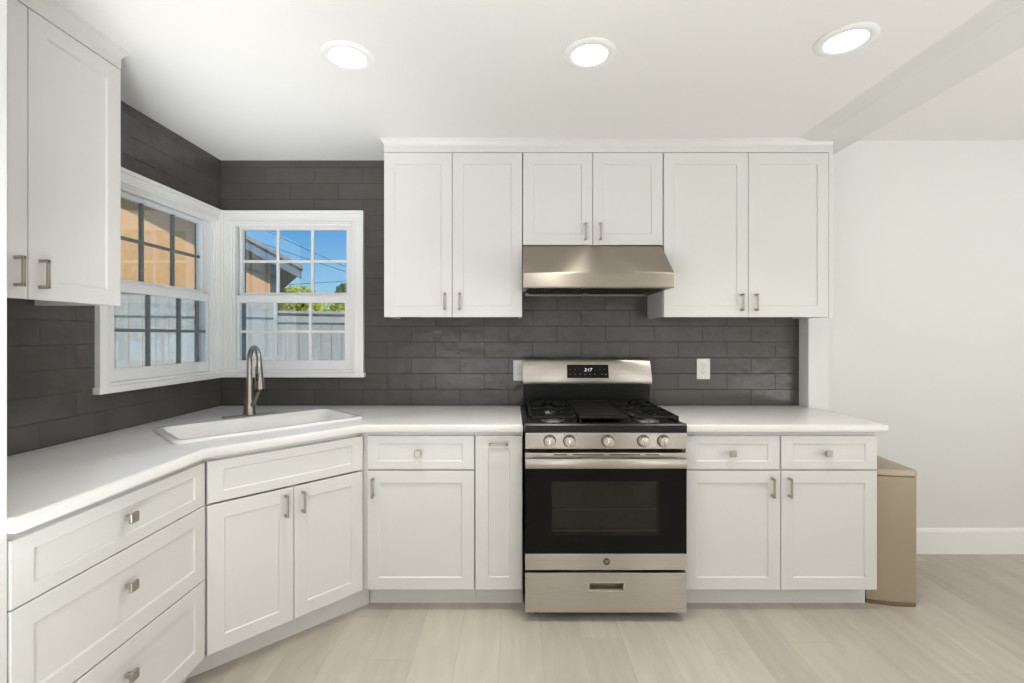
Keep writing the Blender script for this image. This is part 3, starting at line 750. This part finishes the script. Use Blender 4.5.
# control panel and knobs
b = st(); b.box(SX0 + 0.001, SX1 - 0.0005, -0.716, -0.655, 0.812, 0.888, 0.004); cp = b.build('control_panel', M['steel'], r)
for kx in (0.1665, 0.258, 0.437, 0.6035, 0.697):
    b = st(); c = (kx, -0.716, 0.851)
    b.lathe([(0.0255, 0.006), (0.0250, 0.026), (0.0225, 0.030), (0.002, 0.0305)], c, axis='Y')
    b.box(kx - 0.0045, kx + 0.0045, -0.716 - 0.039, -0.716 - 0.026, 0.851 - 0.024, 0.851 + 0.024, 0.003)
    ko = b.build('knob', M['knob'], r, smooth=True)
    b = st(); b.lathe([(0.0295, 0.0), (0.0295, 0.003), (0.0275, 0.0055), (0.024, 0.0055)], c, axis='Y'); b.build('bezel', M['slot'], ko, smooth=True)
    b = st(); b.box(kx - 0.001, kx + 0.001, -0.7555, -0.7548, 0.851 + 0.006, 0.851 + 0.022); b.build('pointer_mark', M['greymark'], ko)
for kx in (0.1665, 0.258, 0.437, 0.6035, 0.697):
    b = st(); b.box(kx - 0.026, kx - 0.019, -0.7166, -0.716, 0.879, 0.882); b.build('panel_print', M['greymark'], cp)
    b = st(); b.box(kx + 0.030, kx + 0.037, -0.7166, -0.716, 0.878, 0.881); b.build('panel_print', M['greymark'], cp)
# oven door
OD = r
b = st(); b.box(SX0 + 0.001, SX1 - 0.001, -0.712, -0.660, 0.722, 0.794, 0.003)
dr = b.build('oven_door', M['steel'], r)
b = st(); b.box(SX0 + 0.001, SX1 - 0.001, -0.712, -0.660, 0.245, 0.3220, 0.003); b.build('lower_band', M['steel'], dr)
# glass front with a window hole
wx0, wx1, wz0, wz1 = 0.176, 0.680, 0.406, 0.660
b = st()
b.box(SX0 + 0.001, wx0, -0.7115, -0.665, 0.3220, 0.722, 0); b.box(wx1, SX1 - 0.001, -0.7115, -0.665, 0.3220, 0.722, 0)
b.box(wx0, wx1, -0.7115, -0.665, 0.3220, wz0, 0); b.box(wx0, wx1, -0.7115, -0.665, wz1, 0.722, 0)
b.build('door_glass', M['blackglass'], dr, label='black glass oven door front')
b = st(); b.box(wx0, wx1, -0.7112, -0.709, wz0, wz1, 0); b.build('oven_window', M['ovenwin'], dr)
b = st(); b.box(wx0, wx1, -0.6645, -0.6615, wz0, wz1, 0); b.build('cavity_back', M['cavity'], dr)
b = st()
for zz in (0.520, 0.418):
    b.tube([(wx0 + 0.004, -0.680, zz), (wx1 - 0.004, -0.680, zz)], 0.0022, 8)
b.build('oven_rack', M['alu'], dr)
# vent slots above the handle
b = st()
for a0, a1 in ((0.185, 0.248), (0.275, 0.418), (0.445, 0.590), (0.615, 0.678)): b.box(a0, a1, -0.7128, -0.709, 0.782, 0.788, 0.0008)
b.build('vent_slot', M['slot'], dr)
# handle: wide flat bar on end brackets
b = st()
hp = [(-0.742, 0.728), (-0.752, 0.732), (-0.756, 0.745), (-0.756, 0.762), (-0.751, 0.774), (-0.740, 0.777), (-0.730, 0.774), (-0.728, 0.732)]
b.prism(hp, 0.0525, 0.7935, axis=0)
for s0 in (0.0535, 0.7585): b.box(s0, s0 + 0.034, -0.740, -0.711, 0.734, 0.772, 0.003)
b.build('handle', M['steel'], dr, smooth=True, angle=40)
# round badge
cxb, czb = 0.4325, 0.286
b = st(); b.lathe([(0.0165, 0.0), (0.0165, 0.0015), (0.0145, 0.002), (0.0145, 0.0012), (0.001, 0.0012)], (cxb, -0.712, czb), axis='Y'); bd = b.build('badge', M['badge'], dr, smooth=True)
text_mesh('GE', 0.016, M['steel'], 'badge_letters', bd, Matrix.Translation((cxb, -0.7137, czb)) @ Matrix.Rotation(PI / 2, 4, 'X'), shear=0.2)
# storage drawer with a recessed pull
px0, px1, pz0, pz1 = 0.352, 0.512, 0.150, 0.186
b = st(); D0, D1 = 0.048, 0.2335
b.box(SX0 + 0.001, px0, -0.712, -0.668, D0, D1, 0); b.box(px1, SX1 - 0.001, -0.712, -0.668, D0, D1, 0)
b.box(px0, px1, -0.712, -0.668, D0, pz0, 0); b.box(px0, px1, -0.712, -0.668, pz1, D1, 0)
dw = b.build('storage_drawer', M['steel'], r)
b = st(); b.box(px0, px1, -0.675, -0.670, pz0, pz1, 0); b.prism([(-0.712, pz0), (-0.712, pz0 + 0.006), (-0.690, pz0 + 0.012), (-0.675, pz0 + 0.026), (-0.675, pz0)], px0, px1, axis=0)
b.build('recessed_pull', M['pull'], dw)
b = st(); b.box(px0 - 0.004, px1 + 0.004, -0.7135, -0.711, pz1 - 0.001, pz1 + 0.004); b.box(px0 - 0.004, px1 + 0.004, -0.7135, -0.711, pz0 - 0.004, pz0 + 0.001)
b.box(px0 - 0.004, px0 + 0.001, -0.7135, -0.711, pz0, pz1); b.box(px1 - 0.001, px1 + 0.004, -0.7135, -0.711, pz0, pz1)
b.build('pull_frame', M['knob'], dw)

# ------------------------------------------------------------------ range hood
hx0, hx1 = 0.0465, 0.8085
r = thing('range_hood', 'stainless under-cabinet range hood above the range', 'range hood', (0.43, -0.27, 1.584))
prof = [(-0.012, 1.8385), (-0.318, 1.8385), (-0.326, 1.832), (-0.524, 1.668), (-0.532, 1.660), (-0.535, 1.652), (-0.535, 1.590), (-0.531, 1.584),
        (-0.500, 1.584), (-0.500, 1.604), (-0.040, 1.604), (-0.040, 1.584), (-0.012, 1.584)]
b = MB(); b.prism(prof, hx0 + 0.0, hx1 + 0.0, axis=0)
b.box(hx0, hx0 + 0.02, -0.505, -0.03, 1.584, 1.606); b.box(hx1 - 0.02, hx1, -0.505, -0.03, 1.584, 1.606)
b.build('canopy', M['hood'], r, smooth=True, angle=28)
for f0, f1 in ((hx0 + 0.03, 0.425), (0.432, hx1 - 0.03)):
    b = MB(); b.box(f0, f1, -0.42, -0.06, 1.597, 1.6035)
    n_ = 16
    for i in range(n_):
        xx = f0 + 0.01 + (f1 - f0 - 0.02) * (i + 0.5) / n_
        b.box(xx - 0.007, xx + 0.007, -0.415, -0.065, 1.590, 1.598, 0.002)
    b.build('baffle_filter', M['filter'], r)
for lx in (0.18, 0.69):
    b = MB(); b.lathe([(0.028, 0.0), (0.028, -0.006), (0.022, -0.009), (0.001, -0.009)], (lx, -0.46, 1.604)); b.build('hood_lamp', M['plastic'], r, smooth=True)
for i in range(5):
    b = MB(); b.box(0.375 + i * 0.022 - 0.004, 0.375 + i * 0.022 + 0.004, -0.538, -0.534, 1.617, 1.623, 0.0015); b.build('push_button', M['pull'], r)

# ------------------------------------------------------------------ outlets
def outlet(label, cx, cz):
    r = thing('wall_outlet', label, 'outlet', (cx, -0.010, cz))
    b = MB(); b.box(cx - 0.041, cx + 0.041, -0.016, -0.0105, cz - 0.063, cz + 0.063, 0.003); b.build('cover_plate', M['plastic'], r)
    for s in (-1, 1):
        q = MB(); q.box(cx - 0.0165, cx + 0.0165, -0.0185, -0.015, cz + s * 0.020 - 0.0145, cz + s * 0.020 + 0.0145, 0.004); so_ = q.build('socket', M['plastic'], r)
        q = MB()
        for dx in (-0.006, 0.006): q.box(cx + dx - 0.0012, cx + dx + 0.0012, -0.0188, -0.018, cz + s * 0.020 - 0.002, cz + s * 0.020 + 0.007)
        q.lathe([(0.0025, 0.0), (0.0025, 0.0008)], (cx, -0.018, cz + s * 0.020 - 0.007), seg=12, axis='Y')
        q.build('slot', M['slot'], so_)
    q = MB(); q.lathe([(0.003, 0.0), (0.003, 0.0012)], (cx, -0.0158, cz), seg=12, axis='Y'); q.build('screw', M['pull'], r)
outlet('white wall outlet on the dark tiles right of the range', 1.1635, 1.138)
outlet('white wall outlet half hidden behind the left end of the range backguard', 0.037, 1.128)

# ------------------------------------------------------------------ trash can
r = thing('trash_can', 'slim bronze-coloured steel trash can standing against the right cabinet end', 'trash can', (1.88, -0.36, 0))
def can_outline(e=0.0):
    x0, x1, yb_ = 1.769 + e, 1.990 - e, -0.20 - e
    pts = [(x1, yb_), (x0, yb_)]
    xm = (x0 + x1) / 2
    n = 10
    pts += [(x0, -0.545 + e)]
    for k in range(1, n):
        q = k / n; pts.append((x0 + (x1 - x0) * q, -0.545 + e - 0.042 * math.sin(PI / 2 * q) ** 0.8 + 0.0 * q))
    pts += [(x1 - 0.004, -0.587 + e), (x1, -0.583 + e)]
    return pts
def canring(e, z, tilt=0.0):
    return [(p[0], p[1], z + tilt * (p[1] + 0.585)) for p in can_outline(e)]
b = MB(); b.loops([canring(0.004, 0.018), canring(0.0, 0.022), canring(0.0, 0.640), canring(0.003, 0.642)], True, True); b.build('body', M['can'], r, smooth=True, angle=40)
b = MB(); b.loops([canring(0.002, 0.0), canring(0.0015, 0.016), canring(0.003, 0.0175)], True, True); b.build('base', M['can_dark'], r, smooth=True, angle=40)
b = MB(); b.loops([canring(0.001, 0.646), canring(-0.001, 0.648), canring(-0.001, 0.668, 0.03), canring(0.003, 0.676, 0.04), canring(0.012, 0.679, 0.04)], True, True); b.build('lid', M['can'], r, smooth=True, angle=40)
b = MB(); b.loops([canring(0.004, 0.640), canring(0.004, 0.648)], True, True); b.build('rim', M['can_dark'], r)

# ------------------------------------------------------------------ ceiling downlights
def downlight(cx, cy, label):
    r = thing('ceiling_light', label, 'ceiling light', (cx, cy, CH), 'recessed ceiling lights in the kitchen')
    b = MB(); b.lathe([(0.100, -0.0005), (0.100, -0.004), (0.092, -0.008), (0.073, -0.0095), (0.068, -0.006), (0.068, -0.0005)], (cx, cy, CH), seg=48); b.build('trim_ring', M['trimw'], r, smooth=True, angle=50)
    b = MB(); b.lathe([(0.0675, -0.001), (0.0675, -0.008), (0.056, -0.0095), (0.001, -0.0100)], (cx, cy, CH), seg=48); b.build('diffuser', M['lens'], r, smooth=True)
    l = bpy.data.lights.new('downlight', 'AREA'); l.shape = 'DISK'; l.size = 0.14; l.energy = DOWNLIGHT_W; l.color = (1.0, 0.975, 0.94); l.spread = math.radians(110)
    lo = bpy.data.objects.new('lamp', l); C.objects.link(lo); lo.parent = r; lo.location = (0, 0, -0.014)
downlight(-0.640, -1.10, 'round lit ceiling light above the corner sink, leftmost of the three')
downlight(0.289, -1.115, 'round lit ceiling light in front of the range hood, middle of the three')
downlight(1.210, -1.20, 'round lit ceiling light near the ceiling header, rightmost of the three')

# ------------------------------------------------------------------ outdoors
GZ = -0.15
M['ground'] = mat('concrete_yard', (0.66, 0.64, 0.60, 1), 0.9, var=0.2, vscale=3)
M['stucco'] = mat('tan_stucco', srgb(214, 166, 120), 0.95, var=0.05, vscale=6, bump=0.3, bscale=80)
M['fencem'] = mat('grey_fence_paint', srgb(158, 158, 156), 0.8, var=0.16, vscale=5, stretch=(8, 8, 0.6))
M['eave'] = mat('grey_eave_paint', srgb(120, 126, 136), 0.8)
M['shingle'] = mat('grey_shingles', srgb(150, 142, 132), 0.95, var=0.25, vscale=30)
M['wire'] = mat('black_wire', (0.02, 0.02, 0.02, 1), 0.6)
M['leaf_y'] = mat('yellow_green_leaves', srgb(176, 182, 52), 0.6, var=0.45, vscale=9)
M['leaf_g'] = mat('green_leaves', srgb(86, 112, 52), 0.6, var=0.4, vscale=9)
M['bark'] = mat('brown_bark', srgb(96, 78, 60), 0.9, var=0.3, vscale=12)
b = MB(); b.box(-40, 40, WT + 0.001, 60, GZ - 0.2, GZ); b.box(-40, WL - WT - 0.001, -10, WT + 0.001, GZ - 0.2, GZ)
struct(b.build('ground', M['ground']))

def fence(p0, p1, ztop, label, latch=False, zrail=None):
    zrail = zrail or ztop - 0.06
    p0 = Vector(p0); p1 = Vector(p1); d = p1 - p0; Ln = d.length; xf = frame_xf(p0.x, p0.y, math.atan2(d.y, d.x))
    r = thing('board_fence', label, 'fence', (p0.x, p0.y, GZ))
    n = int(Ln / 0.145); s = MB()
    for i in range(n):
        x0 = i * Ln / n; s.box(x0 + 0.003, x0 + Ln / n - 0.003, random.uniform(-0.003, 0.003), 0.02, GZ, ztop - 0.02, 0.002, xf, 1)
    s.build('boards', M['fencem'], r)
    s = MB(); s.box(0, Ln, -0.035, -0.002, zrail - 0.10, zrail, 0.003, xf); s.box(0, Ln, -0.05, 0.05, ztop - 0.02, ztop + 0.02, 0.003, xf); s.build('rail', M['fencem'], r)
    for k in range(int(Ln / 2.4) + 1):
        s = MB(); xx = min(k * 2.4 + 0.05, Ln - 0.05); s.box(xx - 0.05, xx + 0.05, 0.02, 0.12, GZ, ztop - 0.025, 0.003, xf); s.build('post', M['fencem'], r)
    if latch:
        s = MB(); s.box(Ln - 0.20, Ln - 0.13, -0.03, 0, ztop - 0.30, ztop - 0.16, 0.01, xf); s.build('latch', M['wire'], r, label='black gate latch')
    return r
fence((-7.6, 2.3), (-3.665, 4.354), 1.97, 'taller weathered grey board fence behind the left window', False, 1.72)
fence((-3.65, 4.362), (-2.52, 4.952), 1.71, 'lower grey board gate with a black latch behind the back window', True)
fence((-2.50, 4.962), (0.6, 6.58), 1.71, 'grey board fence continuing to the right of the gate')

# neighbour's house: gable wall facing us, its right corner seen in the back window
r = thing('neighbour_house', 'tan stucco house with a grey gable eave beyond the fence', 'house', (-8, 8, GZ))
hy = 5.6; dep = hy - CAMY
def wx(px, d=dep): return (px - 514) / 475 * d
def wz(py, d=dep): return EYE - (py - 336) / 475 * d
# own frame: origin at the visible wall corner, x along the wall to the right, -y the gable face
HF = frame_xf(-4.38, 5.6, math.atan2(0.6, 1.0))
zc, k_, rg = 2.68, 0.52, 4.2
b = MB(); b.prism([(-2 * rg, GZ), (0, GZ), (0, zc), (-rg, zc + rg * k_), (-2 * rg, zc)], 0, 7, axis=1, xf=HF); b.build('wall', M['stucco'], r)
def roof_slab(side, th0, th1, y0, y1, m, nm, ov):
    x1 = ov if side > 0 else -2 * rg - ov
    q = MB(); q.prism([(-rg, zc + rg * k_ + th0), (x1, zc - ov * k_ + th0), (x1, zc - ov * k_ + th1), (-rg, zc + rg * k_ + th1)], y0, y1, axis=1, xf=HF); q.build(nm, m, r)
for sd in (1, -1):
    roof_slab(sd, 0.002, 0.10, -0.30, 7.3, M['eave'], 'eave', 0.46)
    roof_slab(sd, 0.102, 0.17, -0.37, 7.35, M['shingle'], 'roof', 0.50)
    roof_slab(sd, -0.07, 0.10, -0.33, -0.301, M['eave'], 'bargeboard', 0.48)
b = MB(); b.prism([(-1.75, 1.0), (-0.75, 1.0), (-0.75, 2.1), (-1.75, 2.1)], -0.02, -0.002, axis=1, xf=HF); b.build('window', M['eave'], r)

def leafy(name, label, cat, cx, cy, z0, rx, ry, rz, n, m, leaf=0.09, trunk=True, group=None):
    r = thing(name, label, cat, (cx, cy, GZ), group)
    b = MB(); bm = b.bm
    rnd = random.Random(hash((round(cx, 2), round(cy, 2))) & 0xffff)
    for i in range(n):
        while True:
            p = Vector((rnd.uniform(-1, 1), rnd.uniform(-1, 1), rnd.uniform(-1, 1)))
            if 0.45 < p.length <= 1: break
        p = Vector((cx + p.x * rx, cy + p.y * ry, z0 + p.z * rz))
        a = Vector((rnd.uniform(-1, 1), rnd.uniform(-1, 1), rnd.uniform(-1, 1))).normalized(); c = a.orthogonal().normalized()
        s = leaf * rnd.uniform(0.6, 1.2)
        vs = [bm.verts.new(p + q) for q in (-a * s, c * s * 0.45, a * s, -c * s * 0.45)]
        bm.faces.new(vs)
    o = b.build('foliage', m, r); o['kind'] = 'stuff'
    if trunk:
        b = MB(); b.tube([(cx, cy, GZ), (cx + 0.05, cy, (GZ + z0) / 2), (cx, cy, z0)], [0.09, 0.07, 0.04], 10)
        for k in range(5):
            a = k * 1.3; b.tube([(cx, cy, z0 - rz * 0.5), (cx + rx * 0.6 * math.cos(a), cy + ry * 0.6 * math.sin(a), z0 + rz * 0.3)], [0.04, 0.015], 6)
        b.build('trunk', M['bark'], r)
    return r
d1 = 9.5
leafy('hedge', 'yellow-green leafy hedge rising behind the grey fence in the back window', 'hedge', -3.05, 6.3, 1.45, 1.10, 0.7, 0.62, 5200, M['leaf_y'], 0.055)
leafy('shrub', 'yellow-green shrub top above the meeting rail beside the tan house', 'shrub', wx(296, 11), 8.1, wz(303, 11), 0.55, 0.5, 0.42, 1400, M['leaf_y'], 0.06)
leafy('tree', 'small dark tree far off at the right edge of the back window', 'tree', wx(346, 26), 23, wz(300, 26), 0.55, 0.6, 0.95, 1200, M['leaf_g'], 0.14)
leafy('tree', 'tall leafy tree reflected in the left window pane', 'tree', 3.8, 6.2, 3.3, 2.6, 1.5, 2.1, 9000, M['leaf_y'], 0.11)
def wire(y, pts, label):
    dd = y - CAMY; P = [Vector((wx(p[0], dd), y, wz(p[1], dd))) for p in pts]
    a, c = P[0], P[-1]; dirv = (c - a); a = a - dirv * 1.6; c = c + dirv * 1.6
    mid = [a + (c - a) * (k / 12) + Vector((0, 0, -0.25 * 4 * (k / 12) * (1 - k / 12) + 0.24)) for k in range(13)]
    b = MB(); b.tube(mid, 0.012, 6); o = b.build('overhead_wire', M['wire']); tag(o, label, 'wire', 'overhead wires in the sky'); return o
wire(16, [(286, 240), (353, 270)], 'dark overhead wire sloping down to the right, highest in the sky')
wire(17, [(278, 249), (353, 274)], 'overhead wire just beneath the highest one')
wire(18, [(279, 285), (347, 281)], 'almost level overhead wire low in the sky')
